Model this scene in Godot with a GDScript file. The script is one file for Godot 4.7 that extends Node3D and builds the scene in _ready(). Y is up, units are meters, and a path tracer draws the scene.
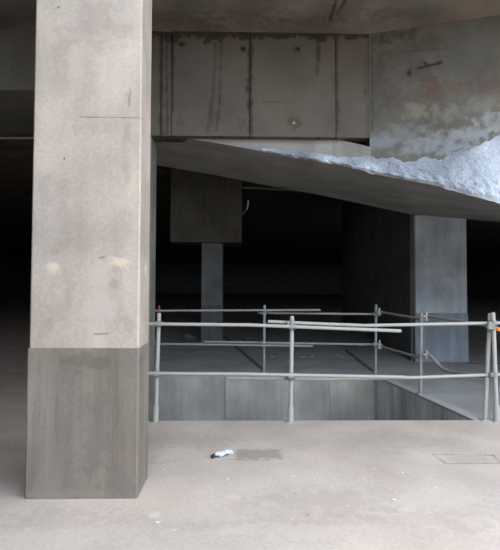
extends Node3D
# An unfinished underground car park: a bare column, a ramp overhead, and a pit fenced with scaffold tubes.

# ---------------------------------------------------------------- camera model (photo frame 500 x 550)
const FOCAL := 500.0            # pixels
const CENTRE := Vector2(250.0, 266.5)   # principal point of the cropped photograph
const EYE := Vector3(0.0, 1.55, 0.0)
const PITCH := 2.0
const YAW := -1.15
const ROLL := 0.2

const CEILING_EDGE := -3.45     # z where the roof slab stops and the open court begins
const COURT_H := 2.9           # height of the unseen wall added behind the camera to trim low sky light
const ROOF_SIDE := -1.4         # x edge of the unseen roof added to shade the left floor
const WALL_Z := -6.5            # face of the wall over the ramp

var view: Basis
var roof_h := 4.8
var mats := {}
var taken := {}

func ray(x: float, y: float) -> Vector3:
	return view * Vector3((x - CENTRE.x) / FOCAL, -(y - CENTRE.y) / FOCAL, -1.0)

func on_floor(x: float, y: float, h := 0.0) -> Vector3:
	var r := ray(x, y)
	return EYE + r * ((h - EYE.y) / r.y)

func at_z(x: float, y: float, z: float) -> Vector3:
	var r := ray(x, y)
	return EYE + r * ((z - EYE.z) / r.z)

func at_plane(x: float, y: float, p: Vector3, n: Vector3) -> Vector3:
	var r := ray(x, y)
	return EYE + r * ((p - EYE).dot(n) / r.dot(n))

# ---------------------------------------------------------------- computed concrete textures
class Canvas:
	var w: int
	var h: int
	var ppm: float
	var size: Vector2
	var data: PackedByteArray
	var ragged := FastNoiseLite.new()

	static func field(w_: int, h_: int, freq: float, sd: int, oct := 4) -> PackedByteArray:
		var n := FastNoiseLite.new()
		n.noise_type = FastNoiseLite.TYPE_SIMPLEX_SMOOTH
		n.seed = sd
		n.frequency = freq
		n.fractal_octaves = oct
		var im := n.get_image(w_, h_, false, false, true)
		im.convert(Image.FORMAT_L8)
		return im.get_data()

	# size in metres, texels a metre, base colour (sRGB), strengths of blotches, fine grain, vertical streaks and tint
	func _init(size_: Vector2, ppm_: float, base: Color, blotch: float, grain: float, streak: float, tint: float, sd: int):
		size = size_
		ppm = ppm_
		w = int(size.x * ppm)
		h = int(size.y * ppm)
		ragged.seed = sd + 77
		ragged.frequency = 0.05 * 140.0 / ppm
		ragged.fractal_octaves = 4
		var a := field(w, h, 1.1 / ppm, sd, 5)
		var b := field(w, h, 28.0 / ppm, sd + 1, 3)
		var c := field(w, h, 0.9 / ppm, sd + 2, 3)
		var hs := maxi(4, h / 14)
		var sn := FastNoiseLite.new()
		sn.seed = sd + 3
		sn.frequency = 6.0 / ppm
		sn.fractal_octaves = 4
		var si := sn.get_image(w, hs, false, false, true)
		si.convert(Image.FORMAT_L8)
		si.resize(w, h, Image.INTERPOLATE_CUBIC)
		var s := si.get_data()
		data = PackedByteArray()
		data.resize(w * h * 3)
		var j := 0
		for i in w * h:
			var v := 1.0 + blotch * (a[i] - 128) / 128.0 + grain * (b[i] - 128) / 128.0 + streak * (s[i] - 128) / 128.0
			var t := tint * (c[i] - 128) / 128.0
			data[j] = clampi(int(base.r * 255.0 * v * (1.0 + t)), 0, 255)
			data[j + 1] = clampi(int(base.g * 255.0 * v), 0, 255)
			data[j + 2] = clampi(int(base.b * 255.0 * v * (1.0 - t)), 0, 255)
			j += 3

	func put(x: int, y: int, col: Color, alpha: float) -> void:
		var j := (y * w + x) * 3
		data[j] = int(lerpf(data[j], col.r * 255.0, alpha))
		data[j + 1] = int(lerpf(data[j + 1], col.g * 255.0, alpha))
		data[j + 2] = int(lerpf(data[j + 2], col.b * 255.0, alpha))

	# a ragged patch of another material, in metres from the upper left corner of the canvas
	func patch(at: Vector2, r: Vector2, col: Color, alpha: float, rag := 0.5, soft := 0.25) -> void:
		var k := 1.0 + rag
		for y in range(maxi(0, int((at.y - r.y * k) * ppm)), mini(h, int((at.y + r.y * k) * ppm) + 1)):
			for x in range(maxi(0, int((at.x - r.x * k) * ppm)), mini(w, int((at.x + r.x * k) * ppm) + 1)):
				var d := Vector2((x / ppm - at.x) / r.x, (y / ppm - at.y) / r.y).length() + rag * ragged.get_noise_2d(x, y) * 1.4
				var m := smoothstep(1.0, 1.0 - soft, d) * alpha
				if m > 0.01:
					put(x, y, col, m)

	# a rectangle with ragged sides
	func slab(lo: Vector2, hi: Vector2, col: Color, alpha: float, rag: float, soft: float) -> void:
		for y in range(maxi(0, int((lo.y - rag) * ppm)), mini(h, int((hi.y + rag) * ppm) + 1)):
			for x in range(maxi(0, int((lo.x - rag) * ppm)), mini(w, int((hi.x + rag) * ppm) + 1)):
				var p := Vector2(x / ppm, y / ppm)
				var d := minf(minf(p.x - lo.x, hi.x - p.x), minf(p.y - lo.y, hi.y - p.y)) + rag * ragged.get_noise_2d(x, y) * 1.5
				var m := smoothstep(0.0, soft, d) * alpha
				if m > 0.01:
					put(x, y, col, m)

	# a crack, joint or run of dirt
	func line(a: Vector2, b: Vector2, width: float, col: Color, alpha: float, rag := 0.4) -> void:
		var lo := a.min(b) - Vector2.ONE * width * 2.0
		var hi := a.max(b) + Vector2.ONE * width * 2.0
		for y in range(maxi(0, int(lo.y * ppm)), mini(h, int(hi.y * ppm) + 1)):
			for x in range(maxi(0, int(lo.x * ppm)), mini(w, int(hi.x * ppm) + 1)):
				var p := Vector2(x / ppm, y / ppm)
				var q := Geometry2D.get_closest_point_to_segment(p, a, b)
				var d := p.distance_to(q) / width + rag * ragged.get_noise_2d(x * 0.7, y * 0.7) * 1.6
				var m := smoothstep(1.0, 0.0, d) * alpha
				if m > 0.01:
					put(x, y, col, m)

	func texture() -> ImageTexture:
		return ImageTexture.create_from_image(Image.create_from_data(w, h, false, Image.FORMAT_RGB8, data))

func surface(called: String, c: Canvas, rough := 0.9, relief := 1.2) -> StandardMaterial3D:
	var m := StandardMaterial3D.new()
	m.resource_name = called
	m.albedo_texture = c.texture()
	m.roughness = rough
	m.metallic_specular = 0.35
	if relief > 0.0:
		var im := Image.create_from_data(c.w, c.h, false, Image.FORMAT_RGB8, c.data)
		im.bump_map_to_normal_map(relief)
		m.normal_enabled = true
		m.normal_texture = ImageTexture.create_from_image(im)
		m.normal_scale = 0.6
	mats[called] = m
	return m

func plain(called: String, col: Color, rough := 0.8, metal := 0.0) -> StandardMaterial3D:
	var m := StandardMaterial3D.new()
	m.resource_name = called
	m.albedo_color = col
	m.roughness = rough
	m.metallic = metal
	mats[called] = m
	return m

# ---------------------------------------------------------------- mesh helpers
class Shape:
	var st := SurfaceTool.new()
	var org := Vector3.ZERO       # where the texture's upper left corner lies
	var size := Vector2.ONE       # metres that one repeat of the texture covers
	func _init(org_ := Vector3.ZERO, size_ := Vector2.ONE):
		org = org_
		size = size_
		st.begin(Mesh.PRIMITIVE_TRIANGLES)

	func uv(p: Vector3, n: Vector3) -> Vector2:
		var a := n.abs()
		if a.y > a.x and a.y > a.z:
			return Vector2((p.x - org.x) / size.x, (p.z - org.z) / size.y)
		if a.x > a.z * 1.2:
			return Vector2((p.z - org.z) / size.x, (org.y - p.y) / size.y)
		return Vector2((p.x - org.x) / size.x, (org.y - p.y) / size.y)

	func tri(a: Vector3, b: Vector3, c: Vector3, out: Vector3, flat := Vector3.ZERO) -> void:
		var n := (b - a).cross(c - a).normalized()
		var pts := [a, b, c]
		if n.dot(out) > 0.0:
			pts = [a, c, b]      # front faces run clockwise
		else:
			n = -n
		var f := flat if flat != Vector3.ZERO else n
		for p in pts:
			st.set_normal(n)
			st.set_uv(uv(p, f))
			st.add_vertex(p)

	func quad(a: Vector3, b: Vector3, c: Vector3, d: Vector3, out: Vector3, flat := Vector3.ZERO) -> void:
		tri(a, b, c, out, flat)
		tri(a, c, d, out, flat)

	func box(lo: Vector3, hi: Vector3) -> void:
		var c := []
		for i in 8:
			c.append(Vector3(hi.x if i & 1 else lo.x, hi.y if i & 2 else lo.y, hi.z if i & 4 else lo.z))
		quad(c[0], c[1], c[3], c[2], Vector3.FORWARD)
		quad(c[4], c[5], c[7], c[6], Vector3.BACK)
		quad(c[0], c[2], c[6], c[4], Vector3.LEFT)
		quad(c[1], c[3], c[7], c[5], Vector3.RIGHT)
		quad(c[0], c[1], c[5], c[4], Vector3.DOWN)
		quad(c[2], c[3], c[7], c[6], Vector3.UP)

	# an upright prism over a convex outline in x and z
	func prism(outline: Array, y0: float, y1: float) -> void:
		var mid := Vector3.ZERO
		for p in outline:
			mid += Vector3(p.x, 0, p.y) / outline.size()
		for i in outline.size():
			var p: Vector2 = outline[i]
			var q: Vector2 = outline[(i + 1) % outline.size()]
			var a := Vector3(p.x, y0, p.y)
			var b := Vector3(q.x, y0, q.y)
			quad(a, b, Vector3(q.x, y1, q.y), Vector3(p.x, y1, p.y), (a + b) * 0.5 - mid - Vector3(0, y0, 0))
			tri(Vector3(mid.x, y1, mid.z), Vector3(p.x, y1, p.y), Vector3(q.x, y1, q.y), Vector3.UP)
			tri(Vector3(mid.x, y0, mid.z), a, b, Vector3.DOWN)

	# a round bar along a path, closed at both ends; smooth sides
	func tube(path: Array, radius: float, sides := 12) -> void:
		var up := Vector3.UP
		var rings := []
		for i in path.size():
			var t: Vector3 = (path[mini(i + 1, path.size() - 1)] - path[maxi(i - 1, 0)]).normalized()
			var u := t.cross(up if absf(t.y) < 0.9 else Vector3.RIGHT).normalized()
			var v := t.cross(u)
			var ring := []
			for k in sides:
				var an := TAU * k / sides
				ring.append([path[i] + (u * cos(an) + v * sin(an)) * radius, u * cos(an) + v * sin(an)])
			rings.append(ring)
		for i in rings.size() - 1:
			for k in sides:
				var a = rings[i][k]
				var b = rings[i][(k + 1) % sides]
				var c = rings[i + 1][(k + 1) % sides]
				var d = rings[i + 1][k]
				var order := [a, b, c, a, c, d]
				if (b[0] - a[0]).cross(c[0] - a[0]).dot(a[1]) > 0.0:
					order = [a, c, b, a, d, c]
				for e in order:
					st.set_normal(e[1])
					st.set_uv(Vector2(e[0].x + e[0].z, e[0].y) * 2.0)
					st.add_vertex(e[0])
		for side in [0, rings.size() - 1]:
			var c: Vector3 = path[side]
			var out: Vector3 = c - path[1] if side == 0 else c - path[side - 1]
			var deep := c - out.normalized() * radius * 0.6      # the open end of the tube
			for k in sides:
				var a: Vector3 = rings[side][k][0]
				var b: Vector3 = rings[side][(k + 1) % sides][0]
				var a2 := a.lerp(c, 0.18)
				var b2 := b.lerp(c, 0.18)
				quad(a, b, b2, a2, out)
				tri(a2 - out.normalized() * radius * 0.6, b2 - out.normalized() * radius * 0.6, deep, out)
				quad(a2, b2, b2 - out.normalized() * radius * 0.6, a2 - out.normalized() * radius * 0.6, c - a)

	func done(m: Material) -> ArrayMesh:
		st.generate_tangents()
		var mesh := st.commit()
		mesh.surface_set_material(0, m)
		return mesh

func numbered(called: String) -> String:
	taken[called] = taken.get(called, -1) + 1
	return called if taken[called] == 0 else "%s_%03d" % [called, taken[called]]

func add(called: String, mesh: Mesh, parent: Node = self) -> MeshInstance3D:
	var o := MeshInstance3D.new()
	o.name = numbered(called) if parent == self else called
	o.mesh = mesh
	parent.add_child(o, true)
	return o

func thing(called: String, label: String, category: String, at: Vector3, group := "") -> Node3D:
	var o := Node3D.new()
	o.name = numbered(called)
	o.position = at
	add_child(o)
	return tag(o, label, category, group)

func tag(o: Node3D, label: String, category: String, group := "") -> Node3D:
	o.set_meta("label", label)
	o.set_meta("category", category)
	if group:
		o.set_meta("group", group)
	return o

func structure(o: Node3D, label := "") -> Node3D:
	o.set_meta("kind", "structure")
	if label:
		o.set_meta("label", label)
	return o

# a part whose shape was made in world coordinates, put under a thing that stands elsewhere
func part(called: String, mesh: Mesh, parent: Node3D) -> MeshInstance3D:
	var o := add(called, mesh, parent)
	var shift := Vector3.ZERO
	var p: Node = parent
	while p is Node3D and p != self:
		shift += (p as Node3D).position
		p = p.get_parent()
	o.position = -shift
	return o

func rect(x0: float, x1: float, z0: float, z1: float, chamfer := 0.0) -> Array:
	if chamfer <= 0.0:
		return [Vector2(x0, z0), Vector2(x1, z0), Vector2(x1, z1), Vector2(x0, z1)]
	var c := chamfer
	return [Vector2(x0 + c, z0), Vector2(x1 - c, z0), Vector2(x1, z0 + c), Vector2(x1, z1 - c), Vector2(x1 - c, z1), Vector2(x0 + c, z1), Vector2(x0, z1 - c), Vector2(x0, z0 + c)]

func sample(xs: Array, ys: Array, x: float) -> float:
	for i in xs.size() - 1:
		if x <= xs[i + 1] or i == xs.size() - 2:
			return lerpf(ys[i], ys[i + 1], (x - xs[i]) / (xs[i + 1] - xs[i]))
	return ys[-1]

# ================================================================ the scene
func _ready() -> void:
	view = Basis.from_euler(Vector3(deg_to_rad(PITCH), deg_to_rad(YAW), deg_to_rad(ROLL)))
	var cam := Camera3D.new()
	cam.name = "camera"
	cam.projection = Camera3D.PROJECTION_FRUSTUM
	cam.near = 0.05
	cam.far = 200.0
	cam.size = 550.0 / FOCAL * cam.near
	cam.frustum_offset = Vector2((250.0 - CENTRE.x) / FOCAL, -(275.0 - CENTRE.y) / FOCAL) * cam.near
	cam.transform = Transform3D(view, EYE)
	add_child(cam)
	cam.current = true

	var env := Environment.new()
	env.background_mode = Environment.BG_SKY
	env.tonemap_mode = Environment.TONE_MAPPER_LINEAR
	env.tonemap_exposure = 6.35
	env.sdfgi_enabled = true
	env.ssao_enabled = true
	env.ssil_enabled = true
	var air := ProceduralSkyMaterial.new()
	air.sky_top_color = Color(0.85, 0.905, 0.98)
	air.sky_horizon_color = Color(0.85, 0.905, 0.98)
	air.ground_bottom_color = Color(0.3, 0.3, 0.3)
	air.ground_horizon_color = Color(0.6, 0.62, 0.65)
	air.sky_energy_multiplier = 1.0
	env.sky = Sky.new()
	env.sky.sky_material = air
	var we := WorldEnvironment.new()
	we.name = "surroundings"
	we.environment = env
	add_child(we)

	roof_h = at_z(300, 33, WALL_Z).y
	build_materials()
	build_shell()
	build_ramp()
	build_columns()
	build_railings()
	build_small()

func build_materials() -> void:
	var steel := plain("galvanised_steel", Color(0.63, 0.615, 0.58), 0.6, 0.0)
	steel.metallic_specular = 0.4
	plain("weathered_steel", Color(0.54, 0.53, 0.505), 0.6, 0.0)
	plain("red_plastic", Color(0.45, 0.12, 0.10), 0.5)
	plain("orange_plastic", Color(0.85, 0.42, 0.16), 0.5)
	surface("roof_concrete", Canvas.new(Vector2(6, 6), 90, Color(0.50, 0.47, 0.43), 0.16, 0.06, 0.0, 0.03, 11), 0.95)
	surface("plain_concrete", Canvas.new(Vector2(5, 5), 60, Color(0.44, 0.44, 0.43), 0.10, 0.05, 0.04, 0.02, 21), 0.95)
	surface("brown_concrete", Canvas.new(Vector2(3, 3), 110, Color(0.345, 0.322, 0.278), 0.10, 0.05, 0.06, 0.03, 31), 0.95)
	surface("grey_concrete", Canvas.new(Vector2(3, 3), 130, Color(0.60, 0.61, 0.61), 0.12, 0.06, 0.06, 0.02, 41), 0.9)
	surface("pit_concrete", Canvas.new(Vector2(4, 3), 130, Color(0.63, 0.605, 0.57), 0.12, 0.05, 0.05, 0.02, 51), 0.9)
	surface("streaked_concrete", Canvas.new(Vector2(3, 3), 130, Color(0.73, 0.715, 0.70), 0.12, 0.06, 0.14, 0.02, 61), 0.9)
	surface("soffit_concrete", Canvas.new(Vector2(5, 5), 90, Color(0.55, 0.535, 0.51), 0.10, 0.05, 0.0, 0.02, 71), 0.95)
	surface("white_render", Canvas.new(Vector2(2, 2), 220, Color(0.65, 0.675, 0.70), 0.26, 0.12, 0.0, 0.01, 81), 0.85, 2.5)
	surface("slim_concrete", Canvas.new(Vector2(2, 4), 100, Color(0.42, 0.42, 0.405), 0.10, 0.06, 0.05, 0.015, 143), 0.9)
	surface("slim_dado", Canvas.new(Vector2(2, 4), 100, Color(0.35, 0.35, 0.345), 0.10, 0.06, 0.08, 0.01, 153), 0.9)
	surface("drab_column", Canvas.new(Vector2(2, 4), 100, Color(0.46, 0.45, 0.41), 0.10, 0.06, 0.05, 0.015, 147), 0.9)
	surface("beam_concrete", Canvas.new(Vector2(3, 3), 100, Color(0.45, 0.435, 0.395), 0.10, 0.06, 0.0, 0.02, 35), 0.95)
	surface("darkened_concrete", Canvas.new(Vector2(5, 5), 60, Color(0.36, 0.355, 0.345), 0.12, 0.06, 0.0, 0.02, 95), 0.95)  # concrete darkened so the unlit inner wall carries its shade in the colour
	surface("added_court_wall", Canvas.new(Vector2(6, 6), 50, Color(0.40, 0.365, 0.32), 0.1, 0.05, 0.0, 0.02, 91), 0.95)  # kept dark so the added walls bounce little light

# ---------------------------------------------------------------- floor, pit, roof, walls
func build_shell() -> void:
	var near_z := on_floor(291, 420.5).z
	var far_z := on_floor(320, 375).z
	var xl := -2.25
	var pr := on_floor(476, 421)
	pr = Vector3(pr.x, 0, near_z)
	var fr := on_floor(374, 375)
	fr = Vector3(fr.x, 0, far_z)
	# floor texture: 14 m by 15 m with its corner at (-7, 0, -15)
	var org := Vector3(-7, 0, -15)
	var c := Canvas.new(Vector2(14, 16), 90, Color(0.70, 0.64, 0.585), 0.07, 0.05, 0.0, 0.012, 5)
	var t := func(x: float, y: float) -> Vector2:
		var p := on_floor(x, y)
		return Vector2(p.x - org.x, p.z - org.z)
	for e in [[110, 460, 0.5, 0.12], [60, 520, 0.4, 0.1], [330, 500, 0.6, 0.12], [420, 520, 0.5, 0.1], [190, 440, 0.5, 0.14], [390, 440, 0.7, 0.16]]:
		c.patch(t.call(e[0], e[1]), Vector2(e[2], e[3] * 2.0), Color(0.63, 0.57, 0.52), 0.35, 0.7, 0.5)
	for e in [[300, 530, 0.7], [200, 515, 0.5], [450, 500, 0.5], [80, 535, 0.5]]:
		c.patch(t.call(e[0], e[1]), Vector2(e[2], 0.12), Color(0.74, 0.68, 0.625), 0.4, 0.7, 0.5)
	c.patch(t.call(233, 497), Vector2(0.06, 0.05), Color(0.78, 0.70, 0.62), 0.7, 0.5, 0.3)
	c.patch(t.call(152, 515), Vector2(0.05, 0.05), Color(0.78, 0.73, 0.68), 0.6, 0.5, 0.3)
	# two mended rectangles in the screed
	var a: Vector2 = t.call(233, 448.5)
	var b: Vector2 = t.call(284, 459.5)
	c.slab(a, b, Color(0.49, 0.455, 0.42), 0.5, 0.03, 0.06)
	c.line(t.call(226, 459), t.call(268, 460), 0.02, Color(0.45, 0.43, 0.41), 0.6)
	for e in [[[432, 454], [445, 463.5]], [[445, 463.5], [498, 463]], [[432, 454], [492, 455]], [[492, 455], [500, 463]]]:
		c.line(t.call(e[0][0], e[0][1]), t.call(e[1][0], e[1][1]), 0.018, Color(0.47, 0.45, 0.43), 0.65)
	c.slab(t.call(440, 455), t.call(494, 463), Color(0.60, 0.55, 0.505), 0.3, 0.03, 0.05)
	# the same screed beyond the pit, cooler light put into its grey, with dark lines
	var org2 := Vector3(-7, 0, -26)
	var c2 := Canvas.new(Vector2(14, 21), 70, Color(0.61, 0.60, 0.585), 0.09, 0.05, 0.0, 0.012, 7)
	for e in [[222, 335, 263, 370], [345, 350, 372, 371], [240, 338, 252, 345], [466, 363, 540, 364]]:
		var p := on_floor(e[0], e[1]) - org2
		var q := on_floor(e[2], e[3]) - org2
		c2.line(Vector2(p.x, p.z), Vector2(q.x, q.z), 0.07, Color(0.16, 0.16, 0.17), 0.7, 0.3)
	for e in [[310, 357, 0.5], [340, 357, 0.4], [285, 356, 0.4], [440, 395, 0.4], [200, 362, 0.7]]:
		var p := on_floor(e[0], e[1]) - org2
		c2.patch(Vector2(p.x, p.z), Vector2(e[2], e[2] * 0.5), Color(0.66, 0.66, 0.655), 0.5, 0.7, 0.6)
	for e in [0.07]:      # a paler strip of newer concrete along the angled edge
		c2.line(Vector2(fr.x + e - org2.x, fr.z - org2.z), Vector2(pr.x + e - org2.x, pr.z - org2.z), 0.13, Color(0.70, 0.685, 0.665), 0.8, 0.25)
	var fm2 := surface("screed_cool_light", c2, 0.85, 0.8)  # cooler copy of the floor screed, standing in for bluer light
	var rng := RandomNumberGenerator.new()
	rng.seed = 9
	for i in 160:
		var g := 0.75 + rng.randf() * 0.08
		if rng.randf() < 0.5:
			g = 0.48
		c.patch(Vector2(rng.randf() * 14.0, 9.0 + rng.randf() * 6.0), Vector2.ONE * (0.008 + rng.randf() * 0.012), Color(g, g * 0.96, g * 0.92), 0.7, 0.4, 0.4)
	var fm := surface("floor_screed", c, 0.85, 0.8)
	var s := Shape.new(org, c.size)
	var wide := 30.0
	var court := 9.0
	var deep := -80.0
	# the screed around the hole
	var corners := [Vector3(-wide, 0, court), Vector3(wide, 0, court), Vector3(wide, 0, near_z), Vector3(pr.x, 0, near_z), Vector3(xl, 0, near_z), Vector3(-wide, 0, near_z),
		Vector3(-wide, 0, far_z), Vector3(xl, 0, far_z), fr, Vector3(wide, 0, far_z), Vector3(wide, 0, deep), Vector3(-wide, 0, deep)]
	s.quad(corners[0], corners[1], corners[2], corners[5], Vector3.UP)
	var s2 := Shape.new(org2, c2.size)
	s.quad(corners[5], corners[4], corners[7], corners[6], Vector3.UP)
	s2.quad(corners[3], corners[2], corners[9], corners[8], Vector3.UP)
	s.quad(corners[6], corners[7], Vector3(xl, 0, deep), corners[11], Vector3.UP)
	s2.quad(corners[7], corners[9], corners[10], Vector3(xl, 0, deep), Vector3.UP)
	# its edge along the hole, down to the pit walls
	var lip := 0.03
	for e in [[corners[4], corners[3], Vector3.FORWARD], [corners[7], corners[8], Vector3.BACK], [corners[3], corners[8], Vector3.LEFT], [corners[4], corners[7], Vector3.RIGHT]]:
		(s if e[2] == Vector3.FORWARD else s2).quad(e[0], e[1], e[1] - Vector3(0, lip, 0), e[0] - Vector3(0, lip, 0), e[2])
	s.quad(corners[0] - Vector3(0, 3.2, 0), corners[1] - Vector3(0, 3.2, 0), corners[10] - Vector3(0, 3.2, 0), corners[11] - Vector3(0, 3.2, 0), Vector3.DOWN)
	structure(add("floor_inner", s2.done(fm2)), "concrete floor around and beyond the pit with cooler light painted into its grey")
	structure(add("floor", s.done(fm)), "dusty pinkish grey concrete floor with a mended rectangle")

	# pit: bottom and four walls; the far and the side wall are cast in panels
	var pit_y := -2.6
	var pb := Shape.new(Vector3.ZERO, Vector2(5, 5))
	pb.box(Vector3(xl - 0.3, pit_y - 0.2, far_z - 0.3), Vector3(pr.x + 0.3, pit_y, near_z + 0.3))
	structure(add("floor_pit", pb.done(mats.plain_concrete)))
	var back := Node3D.new()
	back.name = "wall_pit_back"
	add_child(back)
	structure(back, "pale grey concrete wall at the far side of the pit")
	var cuts := [xl, at_z(225, 390, far_z).x, at_z(330, 390, far_z).x, fr.x]
	for i in 3:
		var w := Shape.new(Vector3(-7 + i * 1.7, 0, 0), Vector2(4, 3))
		var proud: float = [0.0, 0.012, 0.004][i]
		w.box(Vector3(cuts[i] + (0.006 if i else 0.0), pit_y, far_z - 0.25), Vector3(cuts[i + 1], -lip, far_z + proud))
		add("panel", w.done(mats.pit_concrete), back)
	var side := Node3D.new()
	side.name = "wall_pit_right"
	add_child(side)
	structure(side, "dark streaked concrete wall along the angled side of the pit")
	var n_side := 3
	for i in n_side:
		var p := fr.lerp(pr, float(i) / n_side)
		var q := fr.lerp(pr, (i + 1.0) / n_side - 0.004)
		var w := Shape.new(Vector3(i * 0.8, 0, 0), Vector2(3, 3))
		w.prism([Vector2(p.x, p.z), Vector2(q.x, q.z), Vector2(q.x + 0.25, q.z), Vector2(p.x + 0.25, p.z)], pit_y, -lip)
		add("panel", w.done(mats.streaked_concrete), side)
	var nw := Shape.new(Vector3.ZERO, Vector2(4, 3))
	nw.box(Vector3(xl - 0.25, pit_y, near_z), Vector3(pr.x + 0.25, -lip, near_z + 0.25))
	structure(add("wall_pit_front", nw.done(mats.pit_concrete)))
	var lw := Shape.new(Vector3.ZERO, Vector2(4, 3))
	lw.box(Vector3(xl - 0.25, pit_y, far_z), Vector3(xl, -lip, near_z))
	structure(add("wall_pit_left", lw.done(mats.pit_concrete)))

	# roof slab over everything beyond the court
	var rc := Canvas.new(Vector2(9, 7), 90, Color(0.47, 0.435, 0.395), 0.18, 0.06, 0.0, 0.03, 15)
	var ro := Vector3(-4, roof_h, -9)
	for e in [[250, 12, 0.5, 0.25, 0.40], [300, 22, 0.8, 0.2, 0.35], [400, 14, 0.7, 0.2, 0.37], [200, 20, 0.6, 0.3, 0.35]]:
		var p := on_floor(e[0], e[1], roof_h)
		rc.patch(Vector2(p.x - ro.x, p.z - ro.z), Vector2(e[2], e[3]), Color(e[4], e[4] * 0.9, e[4] * 0.8), 0.45, 0.7, 1.0)
	for e in [[336, 0, 330, 20], [345, 0, 337, 14]]:
		var p := on_floor(e[0], e[1], roof_h)
		var q := on_floor(e[2], e[3], roof_h)
		rc.line(Vector2(p.x - ro.x, p.z - ro.z), Vector2(q.x - ro.x, q.z - ro.z), 0.03, Color(0.2, 0.18, 0.16), 0.7)
	var rm := surface("ceiling_concrete", rc, 0.95)
	var r := Shape.new(ro, rc.size)
	r.box(Vector3(-wide, roof_h, deep), Vector3(wide, roof_h + 0.4, CEILING_EDGE))
	r.box(Vector3(ROOF_SIDE - 0.2, roof_h - 0.7, CEILING_EDGE), Vector3(ROOF_SIDE, roof_h, court))  # unseen edge beam added to cut slanting light on the left floor
	r.box(Vector3(-wide, roof_h, CEILING_EDGE), Vector3(ROOF_SIDE, roof_h + 0.4, court))     # unseen roof added to shade the floor left of the near column
	structure(add("ceiling", r.done(rm)), "stained brown grey concrete ceiling slab")

	# outer walls, and unseen court walls added to shape the light
	var shells := [
		["wall_back", Vector3(-wide, -0.2, deep - 0.3), Vector3(wide, roof_h + 0.4, deep), "plain_concrete"],
		["wall_left", Vector3(-wide - 0.3, -0.2, deep), Vector3(-wide, roof_h + 0.4, court), "plain_concrete"],
		["wall_right", Vector3(wide, -0.2, deep), Vector3(wide + 0.3, roof_h + 0.4, CEILING_EDGE), "plain_concrete"],
		["wall_shade_added", Vector3(-1.8, -0.2, -2.85), Vector3(-1.5, roof_h, court), "added_court_wall"],  # unseen wall added to keep light off the floor beside the near column
		["wall_court_added", Vector3(-wide, -0.2, court), Vector3(wide, COURT_H, court + 0.3), "added_court_wall"],  # unseen wall added behind the camera to block the lowest sky
	]
	for e in shells:
		var w := Shape.new(Vector3.ZERO, Vector2(5, 5))
		w.box(e[1], e[2])
		structure(add(e[0], w.done(mats[e[3]])))
	# the wall that runs back from the far column, and the one beside it
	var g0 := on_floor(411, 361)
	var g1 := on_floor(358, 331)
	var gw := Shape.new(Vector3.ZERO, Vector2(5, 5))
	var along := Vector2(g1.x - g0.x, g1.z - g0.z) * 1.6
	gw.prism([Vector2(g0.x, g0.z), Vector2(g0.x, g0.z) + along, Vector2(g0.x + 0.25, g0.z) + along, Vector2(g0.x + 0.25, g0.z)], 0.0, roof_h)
	structure(add("wall_inner", gw.done(mats.darkened_concrete)))

	build_ramp_wall()

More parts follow.
